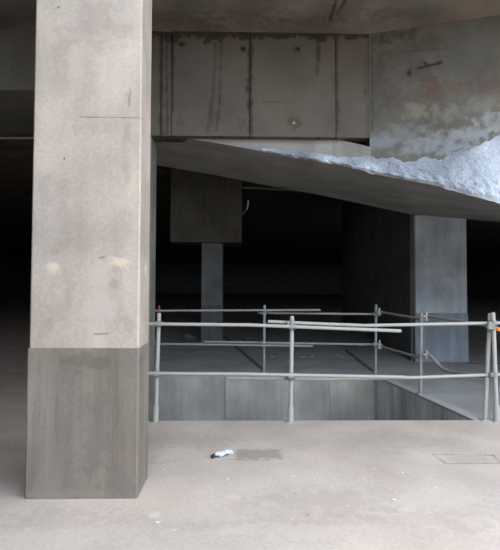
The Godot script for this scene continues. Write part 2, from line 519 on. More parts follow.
func build_ramp_wall() -> void:
	# the wall above the ramp, cast in boarded panels with tie holes
	var y0 := at_z(260, 136.5, WALL_Z).y
	var x_of := func(px: float) -> float: return at_z(px, 85, WALL_Z).x
	var org := Vector3(x_of.call(100.0) - 0.1, roof_h, 0)
	var c := Canvas.new(Vector2(4.0, 1.7), 200, Color(0.385, 0.355, 0.315), 0.08, 0.05, 0.0, 0.015, 101)
	var t := func(x: float, y: float) -> Vector2:
		var p := at_z(x, y, WALL_Z)
		return Vector2(p.x - org.x, org.y - p.y)
	var dirt := Color(0.20, 0.17, 0.14)
	c.slab(t.call(90, 25), t.call(380, 40.5), dirt, 0.75, 0.05, 0.05)
	for e in [[172, 38, 12, 5], [215, 38, 14, 6], [245, 36, 8, 6], [280, 36, 10, 3], [318, 36, 8, 6]]:
		var p: Vector2 = t.call(e[0], e[1])
		c.patch(p, Vector2(e[2], e[3]) * 0.013, dirt, 0.7, 0.7, 0.4)
	for e in [[161, 30, 161, 136, 2.0, .6], [166, 34, 167, 136, 1.2, .55], [172, 36, 173, 110, 1.5, .55], [216, 44, 211, 125, 1.5, .3], [221, 44, 219, 110, 1.3, .35], [213, 85, 207, 132, 1.2, .35],
			[220, 95, 216, 130, 1.2, .4], [250, 36, 250, 134, 2.2, .7], [248, 80, 249, 110, 2.2, .5], [317, 36, 317, 75, 1.5, .5], [320, 36, 319, 60, 1.2, .5], [336, 36, 337, 130, 2.0, .5], [369, 40, 367, 134, 1.5, .25], [365, 60, 365, 100, 1.0, .3], [262, 102, 295, 102, 0.8, .3]]:
		c.line(t.call(e[0], e[1]), t.call(e[2], e[3]), e[4] * 0.022, dirt, e[5] * 0.85, 0.5)
	for e in [[181, 44, 5], [243, 49, 5], [297, 49, 6], [294, 123, 9], [241, 123, 6], [179, 122, 5], [219, 97, 2], [214, 89, 1.5], [365, 92, 2.5]]:
		c.patch(t.call(e[0], e[1]), Vector2.ONE * e[2] * 0.013, Color(0.30, 0.265, 0.22), 0.55, 0.6, 0.6)
	c.slab(t.call(253, 44), t.call(300, 100), Color(0.41, 0.375, 0.32), 0.3, 0.15, 0.2)
	var m := surface("boarded_concrete", c, 0.9)
	var wall := Node3D.new()
	wall.name = "wall_over_ramp"
	add_child(wall)
	structure(wall, "brownish grey cast concrete wall panels with tie holes above the ramp")
	var cuts := [100.0, 161.0, 172.0, 250.0, 336.0, 370.0]
	var holes := [[181.0, 44.0], [243.0, 49.0], [297.0, 49.0]]
	var proud := [0.0, -0.012, 0.004, 0.0, -0.006]
	for i in 5:
		var s := Shape.new(org, c.size)
		var lo := Vector3(x_of.call(cuts[i]) + 0.005, y0, WALL_Z - 0.3)
		var hi := Vector3(x_of.call(cuts[i + 1]) - 0.005, roof_h, WALL_Z + proud[i])
		var mine := []
		for h in holes:
			if h[0] > cuts[i] and h[0] < cuts[i + 1]:
				mine.append(at_z(h[0], h[1], hi.z))
		if mine.is_empty():
			s.box(lo, hi)
		else:
			panel_with_holes(s, lo, hi, mine, 0.035, 0.05)
		add("panel", s.done(m), wall)
	for h in [[294.0, 123.0], [241.0, 123.0], [179.0, 122.5]]:
		var p := at_z(h[0], h[1], WALL_Z)
		var s := Shape.new()
		s.tube([p - Vector3(0, 0, 0.01), p + Vector3(0, 0, 0.006)], 0.018, 10)
		add("tie_plug", s.done(mats.grey_concrete if h[0] > 290.0 else mats.drab_column), wall)
	# recessed backing behind the joints
	var bk := Shape.new(org, c.size)
	bk.box(Vector3(x_of.call(100.0), y0 + 0.01, WALL_Z - 0.28), Vector3(x_of.call(370.0), roof_h, WALL_Z - 0.03))
	# the lower beam beyond the near column and the slab it carries
	var hb := at_z(15, 90, WALL_Z).y
	var b := Shape.new(Vector3(-9, roof_h, 0), Vector2(6, 6))
	var x1 := at_z(96, 85, WALL_Z).x
	var zb := at_plane(15, 134, Vector3(0, hb, 0), Vector3.UP).z
	b.box(Vector3(-29.9, hb, zb), Vector3(x1, roof_h, WALL_Z))
	var beam := thing("ceiling_beam", "deep dark brown concrete ceiling beam beside the wall of the ramp", "beam", Vector3(-7.0, hb, WALL_Z))
	part("beam_body", b.done(mats.beam_concrete), beam)
	var pipe := Shape.new()
	pipe.tube([at_z(-150, 137.5, zb + 0.06), at_z(110, 138.5, zb + 0.06)], 0.022, 8)
	var pp := thing("conduit_pipe", "thin pale conduit pipe under the deep ceiling beam", "pipe", at_z(15, 137, zb + 0.06))
	part("pipe", pipe.done(mats.weathered_steel), pp)

# a box whose front face has round tapering holes
func panel_with_holes(s: Shape, lo: Vector3, hi: Vector3, holes: Array, r: float, depth: float) -> void:
	var half := r * 1.6
	var xs := [lo.x, hi.x]
	var ys := [lo.y, hi.y]
	for h in holes:
		xs.append_array([h.x - half, h.x + half])
		ys.append_array([h.y - half, h.y + half])
	xs.sort()
	ys.sort()
	var z := hi.z
	for i in xs.size() - 1:
		for j in ys.size() - 1:
			if xs[i + 1] - xs[i] < 0.0005 or ys[j + 1] - ys[j] < 0.0005:
				continue
			var hole = null
			for h in holes:
				if absf((xs[i] + xs[i + 1]) * 0.5 - h.x) < half and absf((ys[j] + ys[j + 1]) * 0.5 - h.y) < half:
					hole = h
			if hole == null:
				s.quad(Vector3(xs[i], ys[j], z), Vector3(xs[i + 1], ys[j], z), Vector3(xs[i + 1], ys[j + 1], z), Vector3(xs[i], ys[j + 1], z), Vector3.BACK)
	for h in holes:
		var m := Vector3(h.x, h.y, z)
		for k in 16:
			var ring := []
			for e in [k, k + 1]:
				var an: float = TAU * e / 16.0
				var d := Vector3(cos(an), sin(an), 0)
				ring.append([m + d / maxf(absf(d.x), absf(d.y)) * half, m + d * r, m + d * r * 0.6 - Vector3(0, 0, depth)])
			s.quad(ring[0][0], ring[1][0], ring[1][1], ring[0][1], Vector3.BACK)
			s.quad(ring[0][1], ring[1][1], ring[1][2], ring[0][2], m - ring[0][1], Vector3.BACK)
			s.tri(ring[0][2], ring[1][2], m - Vector3(0, 0, depth), Vector3.BACK)
	var c := []
	for i in 8:
		c.append(Vector3(hi.x if i & 1 else lo.x, hi.y if i & 2 else lo.y, hi.z if i & 4 else lo.z))
	s.quad(c[0], c[1], c[3], c[2], Vector3.FORWARD)
	s.quad(c[0], c[2], c[6], c[4], Vector3.LEFT)
	s.quad(c[1], c[3], c[7], c[5], Vector3.RIGHT)
	s.quad(c[0], c[1], c[5], c[4], Vector3.DOWN)
	s.quad(c[2], c[3], c[7], c[6], Vector3.UP)

# ---------------------------------------------------------------- the ramp overhead
const NEAR_X := [100.0, 158.0, 190.0, 220.0, 250.0, 285.0, 340.0, 388.0, 436.0, 468.0, 500.0, 560.0, 640.0, 800.0, 1200.0]
const NEAR_Y := [131.0, 135.5, 139.0, 143.6, 149.0, 156.0, 165.0, 177.0, 185.6, 195.0, 203.5, 212.0, 222.0, 240.0, 280.0]
const FAR_X := [100.0, 158.0, 213.0, 249.0, 320.0, 409.0, 469.0, 500.0, 560.0, 640.0, 800.0, 1200.0]
const FAR_Y := [156.0, 165.5, 174.5, 182.0, 195.0, 214.0, 219.5, 222.0, 226.0, 230.0, 240.0, 290.0]
const FAR_D := [7.8, 8.0, 8.35, 8.6, 9.0, 9.75, 10.1, 10.3, 10.5, 10.8, 10.4, 6.6]

var bend: Vector3      # foot of the corner between the two wall faces
var bend_n: Vector3    # normal of the angled wall, towards the camera
var bend_t: Vector3    # along it

func on_ramp_face(x: float, y: float) -> Vector3:
	var p := at_plane(x, y, bend, bend_n)
	return p if p.x > bend.x else at_z(x, y, WALL_Z - 0.14 * smoothstep(369.0, 330.0, x))

func build_ramp() -> void:
	var a := at_z(369, 33, WALL_Z)
	var b := on_floor(500, 15, roof_h)
	bend = Vector3(a.x, 0, WALL_Z)
	bend_t = Vector3(b.x - a.x, 0, b.z - WALL_Z).normalized()
	bend_n = bend_t.cross(Vector3.UP).normalized()
	if bend_n.z < 0:
		bend_n = -bend_n
	var root := thing("ramp", "sloping concrete ramp overhead with a rough white broken edge", "ramp", Vector3(bend.x, 2.6, WALL_Z - 1.5))
	# soffit, edge and top, station by station
	var s := SurfaceTool.new()
	s.begin(Mesh.PRIMITIVE_TRIANGLES)
	var rows := []
	var steps := 110
	for i in steps + 1:
		var x := lerpf(152.0, 1200.0, float(i) / steps)
		var n := on_ramp_face(x, sample(NEAR_X, NEAR_Y, x))
		var f := at_z(x, sample(FAR_X, FAR_Y, x), -sample(FAR_X, FAR_D, x))
		rows.append([n, f])
	var sm := Shape.new(Vector3(-4, 4, -12), Vector2(5, 5))
	var cols := 6
	for i in steps:
		for j in cols:
			var q := []
			for e in [[i, j], [i + 1, j], [i + 1, j + 1], [i, j + 1]]:
				q.append(rows[e[0]][0].lerp(rows[e[0]][1], float(e[1]) / cols))
			sm.quad(q[0], q[1], q[2], q[3], Vector3.DOWN)
		var up := Vector3(0, 0.34 if rows[i][0].x < bend.x - 0.03 else 0.2, 0)
		var n0: Vector3 = rows[i][0]
		var n1: Vector3 = rows[i + 1][0]
		var f0: Vector3 = rows[i][1]
		var f1: Vector3 = rows[i + 1][1]
		sm.quad(n0, n1, n1 + up, n0 + up, Vector3.BACK, Vector3.BACK)
		sm.quad(f0, f1, f1 + up, f0 + up, Vector3.FORWARD, Vector3.BACK)
		sm.quad(n0 + up, n1 + up, f1 + up, f0 + up, Vector3.UP)
	sm.quad(rows[0][0], rows[0][1], rows[0][1] + Vector3(0, 0.2, 0), rows[0][0] + Vector3(0, 0.2, 0), Vector3.LEFT)
	part("slab", sm.done(mats.soffit_concrete), root)

	# the angled wall that stands on it
	var len := 7.0
	var y_bot := 1.7
	var c := Canvas.new(Vector2(3.6, roof_h - y_bot), 200, Color(0.41, 0.395, 0.36), 0.10, 0.05, 0.02, 0.015, 121)
	var t := func(x: float, y: float) -> Vector2:
		var p := at_plane(x, y, bend, bend_n)
		return Vector2((p - bend).dot(bend_t), roof_h - p.y)
	var spots_and_light := [
		[378, 75, 14, 60, Color(0.32, 0.31, 0.28), 0.45, 0.5], [395, 35, 25, 8, Color(0.29, 0.26, 0.24), 0.5, 0.6], [425, 45, 26, 12, Color(0.33, 0.32, 0.29), 0.4, 0.5],
		[432, 88, 13, 13, Color(0.42, 0.32, 0.26), 0.6, 0.6], [452, 90, 16, 8, Color(0.47, 0.37, 0.32), 0.45, 0.6], [485, 86, 28, 9, Color(0.40, 0.33, 0.31), 0.5, 0.6],
		[415, 110, 18, 10, Color(0.53, 0.49, 0.43), 0.75, 0.5], [445, 114, 20, 10, Color(0.52, 0.49, 0.46), 0.65, 0.6], [392, 95, 10, 16, Color(0.37, 0.32, 0.29), 0.35, 0.6], [480, 105, 20, 9, Color(0.56, 0.53, 0.48), 0.45, 0.6],
		[420, 72, 20, 10, Color(0.32, 0.31, 0.28), 0.45, 0.6], [410, 74, 4, 5, Color(0.18, 0.16, 0.14), 0.6, 0.5], [480, 40, 30, 22, Color(0.45, 0.44, 0.43), 0.4, 0.5],
		[497, 122, 24, 12, Color(0.58, 0.585, 0.585), 0.8, 0.6], [470, 134, 26, 10, Color(0.58, 0.585, 0.585), 0.75, 0.6], [438, 140, 24, 9, Color(0.58, 0.585, 0.585), 0.6, 0.6], [530, 115, 24, 16, Color(0.58, 0.585, 0.585), 0.8, 0.6],  # pale patches from here on paint in light falling low on the wall
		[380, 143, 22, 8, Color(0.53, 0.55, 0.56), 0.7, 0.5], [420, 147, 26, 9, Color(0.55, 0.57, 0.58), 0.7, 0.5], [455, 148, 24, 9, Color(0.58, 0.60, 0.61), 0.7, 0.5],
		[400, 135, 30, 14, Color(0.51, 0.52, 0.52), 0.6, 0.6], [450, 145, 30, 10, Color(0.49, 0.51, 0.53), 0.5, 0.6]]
	for e in spots_and_light:
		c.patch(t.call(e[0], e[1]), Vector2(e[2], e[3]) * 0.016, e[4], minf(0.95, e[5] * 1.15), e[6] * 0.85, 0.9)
	for e in [[396, 52, 448, 48, 1.0, .3], [418, 68, 441, 63, 1.6, .85], [424, 62, 428, 66, 1.6, .8], [430, 65, 440, 62, 2.0, .8], [372, 36, 372, 130, 1.2, .4], [452, 152, 462, 148, 1.2, .6]]:
		c.line(t.call(e[0], e[1]), t.call(e[2], e[3]), e[4] * 0.016, Color(0.19, 0.175, 0.155), e[5] * 0.75, 0.6)
	var wm := surface("weathered_lit_wall", c, 0.9, 1.6)
	var ws := SurfaceTool.new()
	ws.begin(Mesh.PRIMITIVE_TRIANGLES)
	var bump := FastNoiseLite.new()
	bump.seed = 3
	bump.frequency = 1.6
	bump.fractal_octaves = 5
	var nu := 210
	var nv := 60
	# front face as a slightly uneven grid, then the back and the sides
	var grid := []
	for i in nu + 1:
		var u := len * i / nu
		var p := bend + bend_t * u
		var bottom := edge_height(u) + 0.2
		var column := []
		for j in nv + 1:
			var y := lerpf(roof_h, bottom, float(j) / nv)
			var o := bump.get_noise_2d(u, y) * 0.006
			column.append([p + Vector3(0, y, 0) + bend_n * o, Vector2(u / c.size.x, (roof_h - y) / c.size.y)])
		grid.append(column)
	for i in nu:
		for j in nv:
			for e in [[i, j], [i + 1, j], [i + 1, j + 1], [i, j], [i + 1, j + 1], [i, j + 1]]:
				ws.set_smooth_group(0)
				ws.set_uv(grid[e[0]][e[1]][1])
				ws.add_vertex(grid[e[0]][e[1]][0])
	var back := -bend_n * 0.28
	var p0 := bend
	var p1 := bend + bend_t * len
	var top := Vector3(0, roof_h, 0)
	var sides := [[p1 + Vector3(0, edge_height(len) + 0.2, 0), p1 + top, p1 + top + back, p1 + back + Vector3(0, edge_height(len) + 0.2, 0)],
		[p0 + top + back, p0 + back + Vector3(0, edge_height(0) + 0.2, 0), p1 + back + Vector3(0, edge_height(len) + 0.2, 0), p1 + top + back],
		[p0 + top, p0 + Vector3(0, edge_height(0) + 0.2, 0), p0 + back + Vector3(0, edge_height(0) + 0.2, 0), p0 + top + back]]
	for q in sides:
		for e in [0, 1, 2, 0, 2, 3]:
			ws.set_smooth_group(-1)
			ws.set_uv(Vector2(0.5, 0.5))
			ws.add_vertex(q[e])
	ws.generate_normals()
	ws.generate_tangents()
	var wmesh := ws.commit()
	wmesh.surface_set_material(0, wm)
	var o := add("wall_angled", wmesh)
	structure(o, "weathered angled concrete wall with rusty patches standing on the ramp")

	# the lumpy white render spread along the lower edge
	rough_edge(root)

# height of the ramp's lower arris under the angled wall, u metres along it
func edge_height(u: float) -> float:
	var p := bend + bend_t * u
	var best := 0.0
	# where does a vertical line through p cross the arris drawn in the photograph
	var lo := 1.0
	var hi := 4.5
	for k in 30:
		best = (lo + hi) * 0.5
		var q := view.inverse() * (p + Vector3(0, best, 0) - EYE)
		var px := CENTRE.x - FOCAL * q.x / q.z
		var py := CENTRE.y + FOCAL * q.y / q.z
		if py > sample(NEAR_X, NEAR_Y, px):
			lo = best
		else:
			hi = best
	return best

func rough_edge(root: Node3D) -> void:
	var xs := [262.0, 275.0, 300.0, 320.0, 340.0, 352.0, 365.0, 393.0, 405.0, 420.0, 445.0, 470.0, 500.0, 560.0, 640.0]
	var ys := [148.0, 149.0, 151.0, 153.5, 157.0, 156.0, 157.0, 156.0, 161.0, 158.0, 156.0, 147.0, 132.0, 118.0, 100.0]
	var lump := FastNoiseLite.new()
	lump.seed = 12
	lump.frequency = 5.0
	lump.fractal_octaves = 5
	var st := SurfaceTool.new()
	st.begin(Mesh.PRIMITIVE_TRIANGLES)
	var nu := 260
	var nv := 26
	var grid := []
	for i in nu + 1:
		var x := lerpf(262.0, 620.0, float(i) / nu)
		var y_top := sample(xs, ys, x) + 5.0 * lump.get_noise_2d(x * 0.010, 3.0) * smoothstep(330.0, 360.0, x)
		var y_low := sample(NEAR_X, NEAR_Y, x)
		var column := []
		for j in nv + 1:
			var v := float(j) / nv
			var p := on_ramp_face(x, lerpf(y_top, y_low, v))
			var q := p * 1.0
			var body := lump.get_noise_3d(q.x * 0.55, q.y * 1.1, q.z)
			var fine := lump.get_noise_3d(q.x * 1.6 + q.y * 0.5, q.y * 5.0 + q.x * 1.2, q.z + 9.0)
			var swell := smoothstep(0.0, 0.6, v) * smoothstep(1.0, 0.9, v)
			var out := lerpf(-0.006, 0.006, smoothstep(0.0, 0.06, v)) + 0.026 * swell * (0.75 + 0.9 * body) + 0.03 * smoothstep(0.55, 0.8, v) * smoothstep(1.0, 0.92, v) * (0.8 + 1.2 * fine) + 0.018 * fine * smoothstep(0.0, 0.2, v)
			out = lerpf(out, 0.003, smoothstep(0.92, 1.0, v))
			var up := 0.03 * body * smoothstep(0.8, 1.0, v) + 0.008 * fine
			var nrm := bend_n if p.x > bend.x else Vector3.BACK
			column.append([p + nrm * out + Vector3(0, up, 0), Vector2((p.x + p.z * 0.3) / 2.0, -p.y / 2.0)])
		grid.append(column)
	for i in nu:
		for j in nv:
			for e in [[i, j], [i + 1, j], [i + 1, j + 1], [i, j], [i + 1, j + 1], [i, j + 1]]:
				st.set_smooth_group(0)
				st.set_uv(grid[e[0]][e[1]][1])
				st.add_vertex(grid[e[0]][e[1]][0])
	st.generate_normals()
	st.generate_tangents()
	var mesh := st.commit()
	mesh.surface_set_material(0, mats.white_render)
	var o := part("rough_edge", mesh, root)
	o.set_meta("label", "lumpy white render along the edge")

# ---------------------------------------------------------------- columns
func build_columns() -> void:
	near_column()
	# the broad column beyond the pit, under the ramp
	var f := on_floor(416, 362)
	var zf := f.z
	var x0 := f.x
	var x1 := at_z(468, 350, zf).x
	var deep := 0.55
	var h_dado := at_z(440, 313, zf).y
	var c := Canvas.new(Vector2(2, 4), 130, Color(0.64, 0.66, 0.675), 0.12, 0.06, 0.05, 0.015, 141)
	for i in 10:
		c.patch(Vector2(0.3 + 0.1 * (i * 7 % 10), 2.0 + 0.12 * i), Vector2(0.10, 0.16), Color(0.72, 0.72, 0.71) if i % 2 else Color(0.54, 0.55, 0.55), 0.35, 0.8, 1.0)
	var m := surface("column_concrete", c, 0.9)
	var dado := surface("dado_concrete", Canvas.new(Vector2(2, 4), 130, Color(0.48, 0.50, 0.52), 0.10, 0.06, 0.07, 0.01, 151), 0.9)
	var root := thing("concrete_column", "broad pale concrete column under the ramp behind the pit", "column", Vector3((x0 + x1) * 0.5, 0, zf - deep * 0.5))
	var s := Shape.new(Vector3(x0, 4, zf), Vector2(2, 4))
	s.prism(rect(x0, x1, zf - deep, zf, 0.015), h_dado, at_z(440, 216.5, zf).y + 0.02)
	part("shaft", s.done(m), root)
	s = Shape.new(Vector3(x0, 4, zf), Vector2(2, 4))
	s.prism(rect(x0 - 0.012, x1 + 0.012, zf - deep - 0.012, zf + 0.012, 0.015), 0.0, h_dado)
	part("dado", s.done(dado), root).set_meta("label", "darker lower band of the column")

	# the column that carries the wall over the ramp, mostly behind the near one
	var c0 := at_z(112, 200, WALL_Z).x
	var c1 := at_z(156.3, 200, WALL_Z - 0.45).x
	root = thing("concrete_column", "grey concrete column standing in the pit just behind the massive column", "column", Vector3((c0 + c1) * 0.5, -2.6, WALL_Z - 0.25))
	s = Shape.new(Vector3(c0 - 0.3, 4, 0), Vector2(2, 4))
	s.prism(rect(c0, c1, WALL_Z - 0.45, WALL_Z - 0.02, 0.015), -2.6, at_z(260, 136.5, WALL_Z).y - 0.005)
	part("shaft", s.done(mats.drab_column), root)

	# the slim column further back and the deep panel it carries
	f = on_floor(201, 342)
	zf = f.z
	x0 = f.x
	x1 = at_z(222.5, 320, zf).x
	h_dado = at_z(211, 305, zf).y
	var h_top := at_z(211, 243, zf).y
	root = thing("concrete_column", "slim grey concrete column in the dark under the brown hanging block", "column", Vector3((x0 + x1) * 0.5, 0, zf - 0.28))
	s = Shape.new(Vector3(x0 - 0.5, 4, zf), Vector2(2, 4))
	s.prism(rect(x0, x1, zf - 0.55, zf, 0.015), h_dado, h_top)
	part("shaft", s.done(mats.slim_concrete), root)
	s = Shape.new(Vector3(x0, 4, zf), Vector2(2, 4))
	s.prism(rect(x0 - 0.01, x1 + 0.01, zf - 0.56, zf + 0.01, 0.015), 0.0, h_dado)
	part("dado", s.done(mats.slim_dado), root)
	var b0 := at_z(170, 243, zf + 0.25)
	var b1 := at_z(242, 243, zf + 0.25)
	root = thing("drop_beam", "drab brown concrete block hanging over the slim column", "beam", Vector3((b0.x + b1.x) * 0.5, h_top, zf - 0.3))
	s = Shape.new(Vector3(b0.x, 6, 0), Vector2(3, 3))
	s.prism(rect(b0.x, b1.x, zf - 1.2, zf + 0.25, 0.02), h_top, roof_h)
	part("beam_body", s.done(mats.brown_concrete), root)

func near_column() -> void:
	var fl := on_floor(26, 498)
	var fr := on_floor(137.5, 499)
	var zf := (fl.z + fr.z) * 0.5
	var zb := on_floor(148, 477).z
	var x0 := at_z(27.6, 420, zf).x
	var x1 := at_z(138.0, 420, zf).x
	var h := at_z(80, 348, zf).y
	var top := roof_h
	var org := Vector3(x0, top, zb)
	var wide := x1 - x0
	var c := Canvas.new(Vector2(wide, top), 260, Color(0.655, 0.60, 0.545), 0.08, 0.05, 0.035, 0.012, 201)
	var t := func(x: float, y: float) -> Vector2:
		var p := at_z(x, y, zf)
		return Vector2(p.x - org.x, org.y - p.y)
	var k := -zf / FOCAL
	var pale := Color(0.69, 0.64, 0.59)
	var grime := Color(0.52, 0.475, 0.43)
	for e in [[95, 20, 22, 40, grime, .35, .6], [60, 60, 10, 60, grime, .25, .6], [52, 38, 10, 8, pale, .6, .5], [124, 40, 6, 5, pale, .7, .5], [120, 30, 18, 14, grime, .3, .5], [58, 100, 14, 35, pale, .35, .6], [110, 80, 22, 30, pale, .35, .5],
			[75, 110, 10, 22, grime, .22, .6], [128, 95, 4, 14, grime, .5, .7], [126, 135, 4, 14, grime, .35, .7], [95, 125, 30, 8, grime, .22, .7], [60, 150, 16, 20, pale, .25, .6], [125, 170, 6, 16, grime, .3, .7], [45, 190, 8, 30, grime, .25, .6],
			[75, 230, 24, 30, grime, .2, .6], [100, 205, 22, 22, pale, .25, .6], [98, 272, 16, 18, pale, 1.1, .45], [97, 310, 24, 26, pale, 1.1, .45], [52, 266, 9, 8, Color(0.77, 0.70, 0.615), 1.2, .6], [50, 272, 6, 6, Color(0.70, 0.655, 0.60), .7, .5],
			[122, 263, 13, 8, Color(0.775, 0.695, 0.60), 1.2, .7], [108, 265, 7, 6, Color(0.71, 0.65, 0.585), .7, .6], [116, 283, 8, 8, grime, .5, .6], [55, 252, 7, 4, grime, .45, .6], [60, 310, 20, 18, grime, .22, .6], [45, 325, 8, 14, grime, .3, .6], [128, 325, 8, 16, grime, .35, .6],
			[70, 285, 8, 20, grime, .3, .6], [102, 257, 4, 1.5, grime, .7, .5], [58, 7, 2, 2, Color(0.3, 0.28, 0.26), .7, .4], [64, 158, 1.2, 1.2, Color(0.2, 0.18, 0.16), .9, .3], [124, 220, 12, 20, grime, .2, .6]]:
		c.patch(t.call(e[0], e[1]), Vector2(e[2], e[3]) * k, e[4], e[5] * 0.8, e[6], 0.7)
	for e in [[79, 116.5, 142, 117.5, .7, .75], [94, 333.5, 108, 333, 0.8, .75], [141.5, 0, 140, 348, .7, .3], [104, 255, 99, 258, .8, .6], [130, 90, 128, 105, 1.5, .3]]:
		c.line(t.call(e[0], e[1]), t.call(e[2], e[3]), e[4] * k, Color(0.33, 0.30, 0.28), e[5], 0.4)
	var m := surface("bare_column_concrete", c, 0.85, 1.0)
	var d := Canvas.new(Vector2(wide + 0.03, 1.2), 260, Color(0.475, 0.435, 0.39), 0.06, 0.04, 0.07, 0.012, 211)
	var h_org := Vector3(x0 - 0.015, h, zb)
	var td := func(x: float, y: float) -> Vector2:
		var p := at_z(x, y, zf)
		return Vector2(p.x - h_org.x, h_org.y - p.y)
	d.patch(td.call(85, 362), Vector2(26, 10) * k, Color(0.39, 0.355, 0.32), .55, .6, .4)
	d.patch(td.call(45, 485), Vector2(14, 10) * k, Color(0.49, 0.46, 0.43), .6, .6, .5)
	d.patch(td.call(60, 494), Vector2(50, 5) * k, Color(0.51, 0.48, 0.445), .6, .6, .5)
	d.patch(td.call(95, 440), Vector2(18, 40) * k, Color(0.41, 0.38, 0.355), .4, .6, .5)
	d.patch(td.call(120, 480), Vector2(16, 14) * k, Color(0.43, 0.41, 0.385), .5, .6, .5)
	var rng := RandomNumberGenerator.new()
	rng.seed = 44
	for i in 26:
		var x := 32.0 + rng.randf() * 102.0
		var y := 352.0 + rng.randf() * 60.0
		d.line(td.call(x, y), td.call(x - 1.5, y + 30 + rng.randf() * 60.0), (0.5 + rng.randf() * 0.7) * k, Color(0.36, 0.33, 0.30) if i % 3 else Color(0.50, 0.465, 0.43), 0.25, 0.3)
	var dm := surface("column_dado", d, 0.85, 1.0)
	var root := thing("concrete_column", "massive bare concrete column with darker lower band and smeared filler patches", "column", Vector3((x0 + x1) * 0.5, 0, (zf + zb) * 0.5))
	var s := Shape.new(org, c.size)
	s.prism(rect(x0, x1, zb, zf, 0.012), h, top)
	part("shaft", s.done(m), root)
	s = Shape.new(h_org, d.size)
	s.prism(rect(x0 - 0.012, x1 + 0.003, zb - 0.003, zf + 0.008, 0.012), 0.0, h)
	part("dado", s.done(dm), root).set_meta("label", "darker streaked lower band")

# ---------------------------------------------------------------- scaffold tube railings
var coupler_mesh: ArrayMesh
var bolt_mesh: ArrayMesh

func tube_part(called: String, path: Array, root: Node3D, m: Material, radius := 0.0195) -> MeshInstance3D:
	var s := Shape.new()
	s.tube(path, radius)
	return part(called, s.done(m), root)

func coupler(at: Vector3, root: Node3D, turn := 0.0, tilt := 0.0) -> void:
	var o := add("coupler", coupler_mesh, root)
	o.position = at - root.position
	o.rotation = Vector3(0, turn, tilt)
	var b := add("bolt", bolt_mesh, o)
	b.position = Vector3(0.052, 0, 0.02)

func build_couplers() -> void:
	var s := Shape.new()
	s.tube([Vector3(0, -0.036, 0), Vector3(0, 0.036, 0)], 0.029, 12)
	s.tube([Vector3(-0.036, 0, 0.05), Vector3(0.036, 0, 0.05)], 0.027, 12)
	s.box(Vector3(-0.03, -0.03, 0.012), Vector3(0.03, 0.03, 0.04))
	s.box(Vector3(0.02, -0.022, -0.012), Vector3(0.058, 0.022, 0.012))
	coupler_mesh = s.done(mats.weathered_steel)
	s = Shape.new()
	s.tube([Vector3(0, 0, -0.05), Vector3(0, 0, 0.03)], 0.008, 8)
	s.tube([Vector3(0, 0, 0.01), Vector3(0, 0, 0.026)], 0.015, 6)
	bolt_mesh = s.done(mats.weathered_steel)

